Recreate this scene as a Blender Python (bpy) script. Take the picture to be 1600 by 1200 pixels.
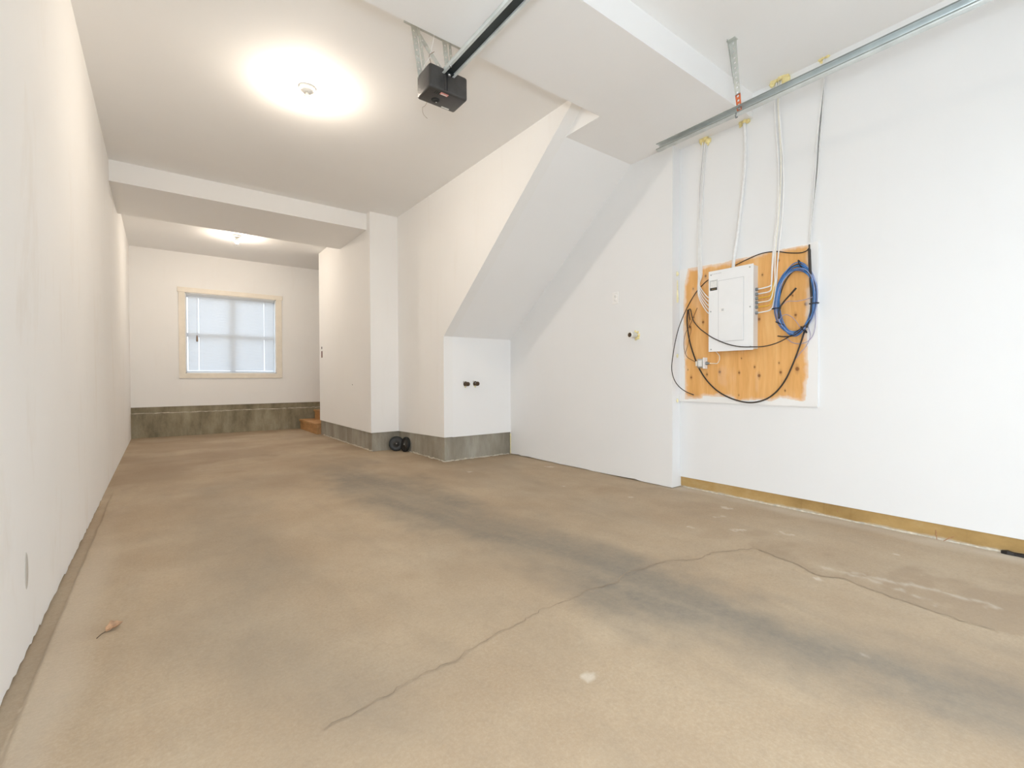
import bpy, bmesh, math, random
import numpy as np
from mathutils import Matrix, Vector

for o in list(bpy.data.objects):
    bpy.data.objects.remove(o, do_unlink=True)
SC = bpy.context.scene
COL = SC.collection
random.seed(7)

# ------------------------------------------------------------------ camera, world, light, exposure
CAM_Z = 1.0
FPX, YAW, PITCH, ROLL = 726.67, -37.0647, -0.7291, 0.2021
cam_d = bpy.data.cameras.new('camera')
cam_d.sensor_width = 36.0
cam_d.lens = 36.0 * FPX / 1600.0
cam_d.clip_start = 0.02
cam = bpy.data.objects.new('camera', cam_d)
COL.objects.link(cam)
cam.matrix_world = (Matrix.Translation((0, 0, CAM_Z)) @ Matrix.Rotation(math.radians(YAW), 4, 'Z')
                    @ Matrix.Rotation(math.radians(90 + PITCH), 4, 'X') @ Matrix.Rotation(math.radians(-ROLL), 4, 'Z'))
SC.camera = cam

SKY_STRENGTH = 2.5
world = bpy.data.worlds.new('overcast_sky')
SC.world = world
world.use_nodes = True
wb = world.node_tree.nodes['Background']
wb.inputs['Color'].default_value = (0.82, 0.91, 1.0, 1)
wb.inputs['Strength'].default_value = SKY_STRENGTH

BULB_STRENGTH = 1080.0
BULB_COLOUR = (1.0, 0.87, 0.72, 1)

# the photographer's flash, held just above the camera
fl_d = bpy.data.lights.new('camera_flash', 'POINT')
fl_d.energy = 84
fl_d.color = (0.84, 0.93, 1.0)
fl_d.shadow_soft_size = 0.16
fl = bpy.data.objects.new('camera_flash', fl_d)
fl.location = (-0.18, -0.50, 1.24)
COL.objects.link(fl)

SC.cycles.diffuse_bounces = 8
SC.cycles.max_bounces = 14
SC.view_settings.view_transform = 'Standard'
SC.view_settings.look = 'None'
SC.view_settings.exposure = 0.34
SC.view_settings.gamma = 1.0
SC.view_settings.use_curve_mapping = False

# ------------------------------------------------------------------ measured room (metres, camera above x=y=0)
XL, YB = -0.406, 10.0977
ZC, ZF, ZBEAM = 3.268, 3.244, 3.0496
Y1, Y1B = 6.3421, 7.5392
XA, YP, XB, YQ, XC, YR, XD, YE = 2.2856, 6.2178, 2.683, 4.8946, 3.6733, 2.4688, 3.7953, 8.7707
ZS, ZK, YK, YN = 1.4992, 3.0723, 2.9308, 1.8218
YF = -1.25          # garage door wall, behind the camera


def px(u, v, axis, val):
    """photo measurement -> point of the room on the plane axis=val"""
    u = (u - 800) / FPX; v = (600 - v) / FPX
    r = math.radians(-ROLL)
    u, v = math.cos(r) * u - math.sin(r) * v, math.sin(r) * u + math.cos(r) * v
    t = math.radians(PITCH); ct, st = math.cos(t), math.sin(t)
    Y = ct - st * v; Z = st + ct * v
    a = math.radians(YAW); c, s = math.cos(a), math.sin(a)
    d = Vector((c * u - s * Y, s * u + c * Y, Z))
    val = val - CAM_Z if axis == 2 else val
    d *= val / d[axis]
    return Vector((d.x, d.y, d.z + CAM_Z))


def fl_px(u, v, z=0.0):
    return px(u, v, 2, z)


# ------------------------------------------------------------------ mesh helpers
class MB:
    def __init__(self):
        self.v = []; self.f = []; self.s = []

    def add(self, verts, faces, smooth=False):
        b = len(self.v)
        self.v += [tuple(p) for p in verts]
        self.f += [tuple(b + i for i in fc) for fc in faces]
        self.s += [smooth] * len(faces)
        return self

    def box(self, x0, x1, y0, y1, z0, z1):
        vs = [(x, y, z) for x in (x0, x1) for y in (y0, y1) for z in (z0, z1)]
        return self.add(vs, [(0, 1, 3, 2), (4, 6, 7, 5), (0, 4, 5, 1), (2, 3, 7, 6), (0, 2, 6, 4), (1, 5, 7, 3)])

    def bevbox(self, x0, x1, y0, y1, z0, z1, r, seg=3):
        bm = bmesh.new()
        bmesh.ops.create_cube(bm, size=1.0)
        for v in bm.verts:
            v.co = Vector(((x0 + x1) / 2 + v.co.x * (x1 - x0), (y0 + y1) / 2 + v.co.y * (y1 - y0), (z0 + z1) / 2 + v.co.z * (z1 - z0)))
        bmesh.ops.bevel(bm, geom=list(bm.edges), offset=r, segments=seg, profile=0.5, affect='EDGES')
        bm.verts.index_update()
        self.add([v.co for v in bm.verts], [[v.index for v in f.verts] for f in bm.faces], seg > 1)
        bm.free()
        return self

    def prism(self, poly, axis, a, b):
        """poly: 2-D points in the other two axes (cyclic order), extruded along axis from a to b"""
        def P(p, t):
            q = [p[0], p[1]]; q.insert(axis, t); return q
        n = len(poly)
        vs = [P(p, a) for p in poly] + [P(p, b) for p in poly]
        fs = [tuple(range(n))[::-1], tuple(range(n, 2 * n))] + [(i, (i + 1) % n, n + (i + 1) % n, n + i) for i in range(n)]
        return self.add(vs, fs)

    def tube(self, pts, r, seg=8, cap=True, closed=False):
        pts = [Vector(p) for p in pts]
        n = len(pts)
        rs = r if isinstance(r, (list, tuple)) else [r] * n
        vs = []; up = None
        for i, p in enumerate(pts):
            if closed:
                t = pts[(i + 1) % n] - pts[i - 1]
            else:
                t = pts[min(i + 1, n - 1)] - pts[max(i - 1, 0)]
            t.normalize()
            if up is None:
                up = Vector((0, 0, 1)) if abs(t.z) < .9 else Vector((1, 0, 0))
            s = t.cross(up).normalized(); up = s.cross(t).normalized()
            for k in range(seg):
                a = 2 * math.pi * k / seg
                vs.append(p + (s * math.cos(a) + up * math.sin(a)) * rs[i])
        fs = []
        for i in range(n if closed else n - 1):
            j = (i + 1) % n
            for k in range(seg):
                fs.append((i * seg + k, i * seg + (k + 1) % seg, j * seg + (k + 1) % seg, j * seg + k))
        if cap and not closed:
            fs.append(tuple(range(seg))[::-1]); fs.append(tuple(range((n - 1) * seg, n * seg)))
        return self.add(vs, fs, True)

    def lathe(self, prof, origin, axis, seg=24):
        """prof: (radius, distance along axis)"""
        o = Vector(origin); ax = Vector(axis).normalized()
        up = Vector((0, 0, 1)) if abs(ax.z) < .9 else Vector((1, 0, 0))
        s = ax.cross(up).normalized(); u = s.cross(ax).normalized()
        vs = []; fs = []
        for (r, h) in prof:
            for k in range(seg):
                a = 2 * math.pi * k / seg
                vs.append(o + ax * h + (s * math.cos(a) + u * math.sin(a)) * max(r, 1e-5))
        for i in range(len(prof) - 1):
            for k in range(seg):
                fs.append((i * seg + k, i * seg + (k + 1) % seg, (i + 1) * seg + (k + 1) % seg, (i + 1) * seg + k))
        return self.add(vs, fs, True)

    def blob(self, c, r, seed=0, sub=2, rough=.3, scale=(1, 1, 1)):
        bm = bmesh.new()
        bmesh.ops.create_icosphere(bm, subdivisions=sub, radius=1.0)
        rnd = random.Random(seed)
        ph = [rnd.uniform(0, 6.28) for _ in range(6)]
        for v in bm.verts:
            d = v.co.normalized()
            k = 1 + rough * (math.sin(3.1 * d.x + ph[0]) * math.sin(2.7 * d.y + ph[1]) + .6 * math.sin(5.3 * d.z + ph[2]) * math.sin(4.9 * d.x + ph[3]) + .35 * math.sin(9 * d.y + ph[4]))
            v.co = Vector(c) + Vector((d.x * scale[0], d.y * scale[1], d.z * scale[2])) * r * k
        bm.verts.index_update()
        self.add([v.co for v in bm.verts], [[v.index for v in f.verts] for f in bm.faces], True)
        bm.free()
        return self

    def build(self, name, mat, parent=None, bevel=0, rnd=False):
        off = Vector((0, 0, 0))
        if parent is not None and not rnd:
            q = parent
            while q is not None:
                off += q.location; q = q.parent
        me = bpy.data.meshes.new(name)
        me.from_pydata([(p[0] - off.x, p[1] - off.y, p[2] - off.z) for p in self.v], [], self.f)
        me.polygons.foreach_set('use_smooth', self.s)
        bm = bmesh.new(); bm.from_mesh(me)
        bmesh.ops.recalc_face_normals(bm, faces=bm.faces)
        bm.to_mesh(me); bm.free()
        me.materials.append(MAT[mat] if isinstance(mat, str) else mat)
        me.update()
        o = bpy.data.objects.new(name, me)
        COL.objects.link(o)
        if parent is not None:
            o.parent = parent
        if bevel:
            m = o.modifiers.new('edge', 'BEVEL'); m.width = bevel; m.segments = 2; m.limit_method = 'ANGLE'
        return o


def spline(pts, n=10, closed=False):
    P = [Vector(p) for p in pts]
    if closed:
        P = [P[-1]] + P + P[:2]
    else:
        P = [P[0] * 2 - P[1]] + P + [P[-1] * 2 - P[-2]]
    out = []
    for i in range(1, len(P) - 2):
        for k in range(n):
            t = k / n; a, b, c, d = P[i - 1], P[i], P[i + 1], P[i + 2]
            out.append(.5 * ((2 * b) + (c - a) * t + (2 * a - 5 * b + 4 * c - d) * t * t + (3 * b - a - 3 * c + d) * t ** 3))
    if not closed:
        out.append(P[-2])
    return out


def empty(name, loc):
    o = bpy.data.objects.new(name, None)
    o.empty_display_size = .1
    o.location = loc
    COL.objects.link(o)
    return o


def tag(o, label, cat, group=None):
    o['label'] = label; o['category'] = cat
    if group:
        o['group'] = group
    return o


def struct(o, label=None):
    o['kind'] = 'structure'
    if label:
        o['label'] = label
    return o


# ------------------------------------------------------------------ materials
MAT = {}


class NT:
    def __init__(self, name):
        self.m = bpy.data.materials.new(name); self.m.use_nodes = True
        self.t = self.m.node_tree; self.b = self.t.nodes['Principled BSDF']
        self.co = self.t.nodes.new('ShaderNodeTexCoord')

    def n(self, typ, **kw):
        nd = self.t.nodes.new(typ)
        for k, v in kw.items():
            setattr(nd, k, v)
        return nd

    def link(self, a, b):
        self.t.links.new(a, b)

    def mapped(self, scale=(1, 1, 1)):
        mp = self.n('ShaderNodeMapping'); mp.inputs['Scale'].default_value = scale
        self.link(self.co.outputs['Object'], mp.inputs['Vector']); return mp.outputs['Vector']

    def noise(self, scale, detail=4, rough=.55, stretch=None, dist=0):
        nd = self.n('ShaderNodeTexNoise'); nd.inputs['Scale'].default_value = scale
        nd.inputs['Detail'].default_value = detail; nd.inputs['Roughness'].default_value = rough
        nd.inputs['Distortion'].default_value = dist
        self.link(self.mapped(stretch) if stretch else self.co.outputs['Object'], nd.inputs['Vector'])
        return nd.outputs['Fac']

    def ramp(self, fac, stops):
        r = self.n('ShaderNodeValToRGB'); e = r.color_ramp.elements
        while len(e) < len(stops):
            e.new(.5)
        for el, (p, c) in zip(e, stops):
            el.position = p; el.color = tuple(c) + (1,) if len(c) == 3 else c
        self.link(fac, r.inputs['Fac']); return r.outputs['Color']

    def mix(self, fac, a, b, mode='MIX'):
        m = self.n('ShaderNodeMix', data_type='RGBA', blend_type=mode)
        for sock, val in ((m.inputs[0], fac), (m.inputs[6], a), (m.inputs[7], b)):
            if hasattr(val, 'is_output'):
                self.link(val, sock)
            else:
                sock.default_value = val if not isinstance(val, tuple) or len(val) == 4 else val + (1,)
        return m.outputs[2]

    def math(self, op, a, b=0.0):
        m = self.n('ShaderNodeMath', operation=op)
        for sock, val in ((m.inputs[0], a), (m.inputs[1], b)):
            if hasattr(val, 'is_output'):
                self.link(val, sock)
            else:
                sock.default_value = val
        return m.outputs[0]

    def bump(self, h, strength, dist=.01):
        b = self.n('ShaderNodeBump'); b.inputs['Strength'].default_value = strength; b.inputs['Distance'].default_value = dist
        self.link(h, b.inputs['Height']); self.link(b.outputs['Normal'], self.b.inputs['Normal'])

    def done(self, col, rough=.6, metal=0., spec=.5):
        if hasattr(col, 'is_output'):
            self.link(col, self.b.inputs['Base Color'])
        else:
            self.b.inputs['Base Color'].default_value = tuple(col) + (1,)
        self.b.inputs['Roughness'].default_value = rough; self.b.inputs['Metallic'].default_value = metal
        self.b.inputs['Specular IOR Level'].default_value = spec
        return self.m


def simple(name, col, rough=.5, metal=0., var=.08, scale=20, spec=.5, bump=0, stretch=None, bscale=None):
    t = NT(name)
    f = t.noise(scale, 4, .6, stretch)
    a = tuple(max(0, c * (1 - var)) for c in col); b = tuple(min(1, c * (1 + var)) for c in col)
    c = t.ramp(f, [(.3, a), (.7, b)])
    if bump:
        t.bump(t.noise(bscale or scale * 4, 3, .6), bump, .004)
    MAT[name] = t.done(c, rough, metal, spec)
    return MAT[name]


def paint(name, col, dirt=(.62, .53, .42), amount=.12, streak=(6, 6, .6)):
    t = NT(name)
    broad = t.noise(.9, 3, .5)
    base = t.ramp(broad, [(.3, tuple(c * .97 for c in col)), (.7, col)])
    d1 = t.noise(1.6, 5, .7, streak, .3)
    m = t.math('MULTIPLY', t.ramp(d1, [(.56, (0, 0, 0)), (.80, (1, 1, 1))]), amount)
    c = t.mix(m, base, dirt)
    t.bump(t.noise(180, 3, .6), .06, .002)
    MAT[name] = t.done(c, .75, 0, .25)


paint('paint_wall', (.91, .905, .895), amount=.08)
paint('paint_left', (.91, .905, .895), dirt=(.66, .56, .44), amount=.26, streak=(2, 2, .7))
paint('paint_right', (.84, .845, .85), dirt=(.7, .66, .62), amount=.05)  # same paint as the other walls, darkened to offset the strong light here
paint('paint_ceiling', (.89, .887, .88), amount=.02)
paint('paint_bulkhead', (.92, .92, .92), amount=.02)

# concrete of the kerbs under the walls
t = NT('concrete_kerb')
c = t.ramp(t.noise(2.2, 6, .65, (1.6, 1.6, .5)), [(.28, (.20, .175, .135)), (.5, (.335, .305, .245)), (.72, (.47, .45, .395))])
c = t.mix(t.math('MULTIPLY', t.ramp(t.noise(9, 5, .7, (1.5, 1.5, .25)), [(.45, (0, 0, 0)), (.75, (1, 1, 1))]), .40), c, (.15, .135, .105))
c = t.mix(t.math('MULTIPLY', t.noise(120, 2, .5), .25), c, (.45, .43, .38))
t.bump(t.noise(45, 6, .65), .5, .006)
MAT['concrete_kerb'] = t.done(c, .85, 0, .2)
t = NT('concrete_back')
c = t.ramp(t.noise(1.8, 6, .65, (1.8, 1, .8)), [(.28, (.17, .145, .098)), (.5, (.31, .27, .185)), (.72, (.43, .39, .285))])
c = t.mix(t.math('MULTIPLY', t.ramp(t.noise(7, 5, .7, (1.6, 1, .3)), [(.45, (0, 0, 0)), (.75, (1, 1, 1))]), .4), c, (.09, .075, .05))
t.bump(t.noise(40, 6, .65), .5, .006)
MAT['concrete_back'] = t.done(c, .85, 0, .2)
simple('mortar', (.60, .55, .46), .9, var=.25, scale=30, bump=.6)

# tan footing along the near right wall
t = NT('tan_footing')
c = t.ramp(t.noise(3, 6, .65, (1, .7, 1)), [(.3, (.32, .20, .075)), (.55, (.47, .31, .125)), (.75, (.56, .42, .23))])
sep = t.n('ShaderNodeSeparateXYZ'); t.link(t.co.outputs['Object'], sep.inputs[0])
low = t.math('ADD', t.math('MULTIPLY', sep.outputs[2], -16.0), t.math('ADD', t.noise(2.2, 5, .75), -.22))
c = t.mix(t.ramp(low, [(.0, (0, 0, 0)), (.22, (1, 1, 1))]), c, (.52, .44, .33))
c = t.mix(t.math('MULTIPLY', t.ramp(t.noise(6, 4, .7, (1, 2, .1)), [(.6, (0, 0, 0)), (.72, (1, 1, 1))]), .4), c, (.20, .11, .04))
t.bump(t.noise(30, 5, .65), .5, .006)
MAT['tan_footing'] = t.done(c, .85, 0, .2)

# garage floor
t = NT('floor_concrete')
at = t.n('ShaderNodeAttribute', attribute_name='wear')
sp = t.n('ShaderNodeSeparateColor'); t.link(at.outputs['Color'], sp.inputs[0])
c = t.ramp(t.noise(1.3, 6, .6), [(.25, (.365, .265, .170)), (.5, (.425, .325, .218)), (.75, (.475, .380, .268))])
c = t.mix(t.math('MULTIPLY', t.ramp(t.noise(5, 7, .72, None, .6), [(.40, (0, 0, 0)), (.72, (1, 1, 1))]), .28), c, (.36, .285, .20))
fine = t.noise(85, 6, .8)
c = t.mix(t.math('MULTIPLY', t.ramp(fine, [(.44, (0, 0, 0)), (.66, (1, 1, 1))]), .26), c, (.60, .51, .39))
c = t.mix(t.math('MULTIPLY', t.ramp(t.noise(34, 7, .8), [(.50, (0, 0, 0)), (.74, (1, 1, 1))]), .34), c, (.25, .195, .14))
c = t.mix(t.math('MULTIPLY', t.ramp(t.noise(2.6, 6, .7, (2.2, .7, 1), .5), [(.48, (0, 0, 0)), (.72, (1, 1, 1))]), .30), c, (.31, .25, .185))
gr = t.math('MULTIPLY', sp.outputs[0], t.ramp(t.noise(22, 6, .75), [(.25, (.62, .62, .62)), (.65, (1, 1, 1))]))
c = t.mix(gr, c, (.20, .178, .148))
c = t.mix(sp.outputs[1], c, (.285, .205, .135))
c = t.mix(sp.outputs[2], c, (.70, .645, .56))
t.bump(t.math('ADD', t.math('MULTIPLY', t.noise(90, 5, .7), .5), t.noise(12, 4, .6)), .28, .006)
MAT['floor_concrete'] = t.done(c, .72, 0, .3)
simple('crack_dirt', (.30, .23, .16), .95, var=.3, scale=15)
simple('outside_ground', (.34, .34, .33), .9, var=.15, scale=1.5)

# plywood board
t = NT('plywood')
at = t.n('ShaderNodeAttribute', attribute_name='board')
sp = t.n('ShaderNodeSeparateColor'); t.link(at.outputs['Color'], sp.inputs[0])
c = t.ramp(t.noise(3.0, 5, .6, (1, 4.5, .45), .8), [(.3, (.72, .37, .115)), (.5, (.80, .435, .155)), (.72, (.86, .52, .215))])
c = t.mix(t.math('MULTIPLY', t.ramp(t.noise(9, 4, .65, (1, 6, .5), .4), [(.45, (0, 0, 0)), (.8, (1, 1, 1))]), .35), c, (.60, .29, .085))
c = t.mix(sp.outputs[1], c, (.17, .05, .014))
c = t.mix(sp.outputs[0], c, (.86, .85, .84))
t.bump(t.noise(20, 4, .6, (1, 5, .5)), .12, .003)
MAT['plywood'] = t.done(c, .6, 0, .3)
simple('step_wood', (.46, .25, .10), .65, var=.18, scale=5, stretch=(1, 1, 6), bump=.15)
simple('step_wood_end', (.55, .31, .14), .7, var=.18, scale=12, bump=.15)
simple('opener_plastic', (.050, .047, .045), .36, var=.15, scale=30, bump=.08, bscale=300)
simple('black_plastic', (.018, .018, .019), .45, var=.2, scale=25)
simple('wheel_rubber', (.012, .014, .013), .55, var=.25, scale=25)
simple('wheel_hub', (.035, .033, .030), .5, var=.25, scale=25)
simple('galvanised', (.72, .78, .79), .45, .25, var=.12, scale=9, bump=.05)
simple('galvanised_pale', (.60, .62, .58), .5, .25, var=.12, scale=12)
simple('track_edge', (.30, .33, .32), .5, .3, var=.12, scale=9)
simple('rail_dark', (.035, .045, .047), .4, .3, var=.2, scale=12)
simple('rust_orange', (.62, .16, .06), .7, .1, var=.25, scale=40)
simple('cable_white', (.88, .875, .86), .45, var=.03, scale=30)
simple('cable_cream', (.88, .85, .75), .45, var=.05, scale=30)
simple('cable_yellow', (.80, .47, .05), .45, var=.05, scale=30)
simple('cable_grey', (.82, .82, .815), .45, var=.06, scale=30)
simple('cable_black', (.035, .026, .02), .5, var=.2, scale=30)
simple('cable_brown', (.16, .07, .03), .5, var=.2, scale=30)
simple('cable_blue', (.055, .20, .50), .45, var=.25, scale=14)
simple('cable_pale_blue', (.30, .36, .58), .45, var=.15, scale=14)
simple('cable_violet', (.40, .36, .50), .45, var=.12, scale=14)
simple('spray_foam', (.95, .79, .40), .85, var=.14, scale=60, bump=.5)
simple('adhesive', (.86, .79, .50), .6, var=.12, scale=40)
simple('panel_enamel', (.86, .87, .88), .35, var=.02, scale=6)
simple('panel_body', (.74, .75, .76), .4, .1, var=.04, scale=6)
simple('panel_line', (.60, .61, .62), .5, var=.03, scale=6)
simple('sticker_white', (.80, .80, .78), .5, var=.05, scale=60)
simple('sticker_black', (.03, .03, .025), .5, var=.1, scale=60)
simple('sticker_red', (.72, .30, .26), .5, var=.15, scale=60)
simple('steel', (.52, .53, .53), .35, 1., var=.1, scale=30)
simple('connector', (.26, .28, .29), .45, .6, var=.15, scale=40)
simple('brass_dark', (.10, .065, .04), .4, .6, var=.3, scale=40)
simple('dark_hole', (.03, .018, .014), .8, var=.2, scale=40)
simple('red_brown', (.13, .03, .02), .6, var=.3, scale=60)
simple('pvc_white', (.82, .81, .78), .4, var=.04, scale=30)
simple('plate_white', (.87, .87, .86), .35, var=.02, scale=30)
simple('casing_cream', (.86, .80, .70), .5, var=.04, scale=8)
simple('vinyl_white', (.80, .82, .84), .4, var=.03, scale=8)
simple('porcelain', (.85, .84, .80), .3, var=.02, scale=8)
simple('leaf_tan', (.42, .25, .14), .7, var=.3, scale=60, bump=.3)
simple('leaf_dark', (.07, .04, .02), .7, var=.3, scale=60)
simple('patch_filler', (.56, .54, .50), .8, var=.05, scale=30)
simple('splinter', (.40, .20, .10), .8, var=.25, scale=60)
simple('iron_black', (.022, .018, .016), .45, .4, var=.3, scale=40)
simple('tassel_brown', (.30, .20, .13), .5, var=.15, scale=60)
simple('belt_black', (.012, .014, .015), .6, var=.2, scale=60)

t = NT('blind_slat')
t.done((.80, .82, .84), .5)
tr = t.n('ShaderNodeBsdfTranslucent'); tr.inputs['Color'].default_value = (.74, .80, .86, 1)
mx = t.n('ShaderNodeMixShader'); mx.inputs[0].default_value = .36
out = t.t.nodes['Material Output']
t.link(t.b.outputs[0], mx.inputs[1]); t.link(tr.outputs[0], mx.inputs[2]); t.link(mx.outputs[0], out.inputs['Surface'])
MAT['blind_slat'] = t.m
t = NT('blind_cord')
t.done((.9, .9, .9), .5)
tr = t.n('ShaderNodeBsdfTranslucent'); tr.inputs['Color'].default_value = (.95, .95, .95, 1)
mx = t.n('ShaderNodeMixShader'); mx.inputs[0].default_value = .6
t.link(t.b.outputs[0], mx.inputs[1]); t.link(tr.outputs[0], mx.inputs[2]); t.link(mx.outputs[0], t.t.nodes['Material Output'].inputs['Surface'])
MAT['blind_cord'] = t.m
t = NT('window_glass')
t.done((.96, .98, 1.0), .02)
t.b.inputs['Transmission Weight'].default_value = 1.0
t.b.inputs['IOR'].default_value = 1.02
MAT['window_glass'] = t.m
t = NT('bulb_glow')
em = t.n('ShaderNodeEmission'); em.inputs['Color'].default_value = BULB_COLOUR; em.inputs['Strength'].default_value = BULB_STRENGTH
t.link(em.outputs[0], t.t.nodes['Material Output'].inputs['Surface'])
MAT['bulb_glow'] = t.m

# ------------------------------------------------------------------ numpy noise for worn surfaces
def vnoise(x, y, seed=0):
    def h(i, j):
        n = (i * 374761393 + j * 668265263 + seed * 974634777) & 0xffffffff
        n = ((n ^ (n >> 13)) * 1274126177) & 0xffffffff
        return ((n ^ (n >> 16)) & 0xffff) / 65535.0
    i = np.floor(x).astype(np.int64); j = np.floor(y).astype(np.int64)
    fx = x - i; fy = y - j
    fx = fx * fx * (3 - 2 * fx); fy = fy * fy * (3 - 2 * fy)
    return (h(i, j) * (1 - fx) + h(i + 1, j) * fx) * (1 - fy) + (h(i, j + 1) * (1 - fx) + h(i + 1, j + 1) * fx) * fy


def fbm(x, y, seed=0, octv=4):
    s = 0; a = .5; tot = 0
    for k in range(octv):
        s = s + a * vnoise(x * 2 ** k, y * 2 ** k, seed + k); tot += a; a *= .5
    return s / tot


def sstep(a, b, x):
    t = np.clip((x - a) / (b - a), 0, 1); return t * t * (3 - 2 * t)


def seg_dist(x, y, pts):
    """distance to a polyline"""
    best = np.full(x.shape, 1e9)
    for (ax, ay), (bx, by) in zip(pts[:-1], pts[1:]):
        dx, dy = bx - ax, by - ay
        tt = np.clip(((x - ax) * dx + (y - ay) * dy) / (dx * dx + dy * dy + 1e-12), 0, 1)
        best = np.minimum(best, np.hypot(x - ax - tt * dx, y - ay - tt * dy))
    return best


def in_poly(x, y, poly):
    ins = np.zeros(x.shape, bool); n = len(poly)
    for i in range(n):
        x0, y0 = poly[i]; x1, y1 = poly[(i + 1) % n]
        c = ((y0 > y) != (y1 > y)) & (x < (x1 - x0) * (y - y0) / (y1 - y0 + 1e-12) + x0)
        ins ^= c
    return ins


def grid_mesh(name, xs, ys, zfun, attr, cols, mat, to3d):
    X, Y = np.meshgrid(xs, ys, indexing='ij')
    nx, ny = X.shape
    co = to3d(X, Y).reshape(-1, 3).astype(np.float32)
    idx = np.arange(nx * ny).reshape(nx, ny)
    q = np.stack([idx[:-1, :-1], idx[1:, :-1], idx[1:, 1:], idx[:-1, 1:]], -1).reshape(-1, 4)
    me = bpy.data.meshes.new(name)
    me.vertices.add(len(co)); me.vertices.foreach_set('co', co.ravel())
    me.loops.add(q.size); me.loops.foreach_set('vertex_index', q.ravel().astype(np.int32))
    me.polygons.add(len(q)); me.polygons.foreach_set('loop_start', np.arange(0, q.size, 4, dtype=np.int32))
    me.update(calc_edges=True)
    a = me.attributes.new(attr, 'FLOAT_COLOR', 'POINT')
    rgba = np.ones((len(co), 4), np.float32); rgba[:, :3] = cols(X, Y).reshape(-1, 3)
    a.data.foreach_set('color', rgba.ravel())
    me.polygons.foreach_set('use_smooth', [True] * len(q))
    me.materials.append(MAT[mat])
    me.validate()
    o = bpy.data.objects.new(name, me); COL.objects.link(o)
    return o


# ------------------------------------------------------------------ the setting
ground = MB().box(-40, 45, -50, 60, -.6, -.2).build('ground', 'outside_ground'); struct(ground)


def f2(u, v):
    p = fl_px(u, v); return (p.x, p.y)


TYRE = [f2(*p) for p in [(500, 712), (541, 729), (621, 767), (678, 793), (772, 823), (829, 842), (965, 888), (1100, 950), (1200, 990), (1300, 1022), (1450, 1068), (1590, 1112), (1700, 1150)]]
TYRE2 = [f2(*p) for p in [(330, 760), (360, 830), (385, 900), (400, 960), (470, 1040), (560, 1100)]]
CRACK = [f2(*p) for p in [(505, 1140), (534, 1126), (602, 1088), (659, 1054), (700, 1039), (757, 1001), (786, 984), (800, 980), (850, 952), (895, 937), (920, 922), (965, 910), (975, 897), (1015, 885), (1040, 877), (1090, 875), (1110, 865), (1155, 860)]]
CRACK2 = [f2(*p) for p in [(1155, 860), (1180, 857), (1250, 885), (1280, 900), (1320, 905), (1375, 927), (1425, 945), (1500, 970), (1555, 985)]]
PATCH = [f2(*p) for p in [(1165, 846), (1180, 857), (1250, 885), (1280, 900), (1320, 905), (1375, 927), (1425, 945), (1500, 970), (1580, 994), (1640, 1000), (1640, 930), (1560, 915), (1440, 885), (1330, 862), (1250, 845)]]
STREAK = [f2(*p) for p in [(1330, 900), (1420, 912), (1470, 925), (1540, 945)]]
STREAK2 = [f2(*p) for p in [(1280, 886), (1340, 897), (1400, 922), (1450, 940)]]
SCUFF = [(1130, 793, 14), (1122, 807, 10), (1076, 823, 8), (1153, 828, 12), (1227, 834, 17), (917, 1056, 16), (933, 1063, 9), (1346, 1023, 10), (1400, 866, 7), (1506, 917, 9), (861, 729, 10), (733, 737, 5), (878, 759, 6), (985, 777, 5), (1280, 905, 10), (590, 1113, 4)]
DAMP = [(1030, 762, 40, 5, .22), (1085, 790, 45, 6, .16), (1130, 836, 36, 8, .20), (1190, 832, 26, 5, .20), (830, 765, 22, 4, .2), (820, 790, 40, 5, .12), (900, 780, 20, 4, .16), (960, 764, 36, 5, .16), (1100, 800, 50, 6, .14), (1235, 808, 40, 4, .12),
        (510, 712, 26, 3, .26), (305, 738, 70, 7, .26), (330, 722, 80, 5, .22), (420, 715, 60, 5, .2), (240, 725, 30, 5, .2), (640, 900, 30, 9, .12), (690, 945, 22, 14, .14), (250, 760, 40, 10, .16), (560, 840, 120, 14, .08), (480, 880, 60, 10, .07)]


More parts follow.
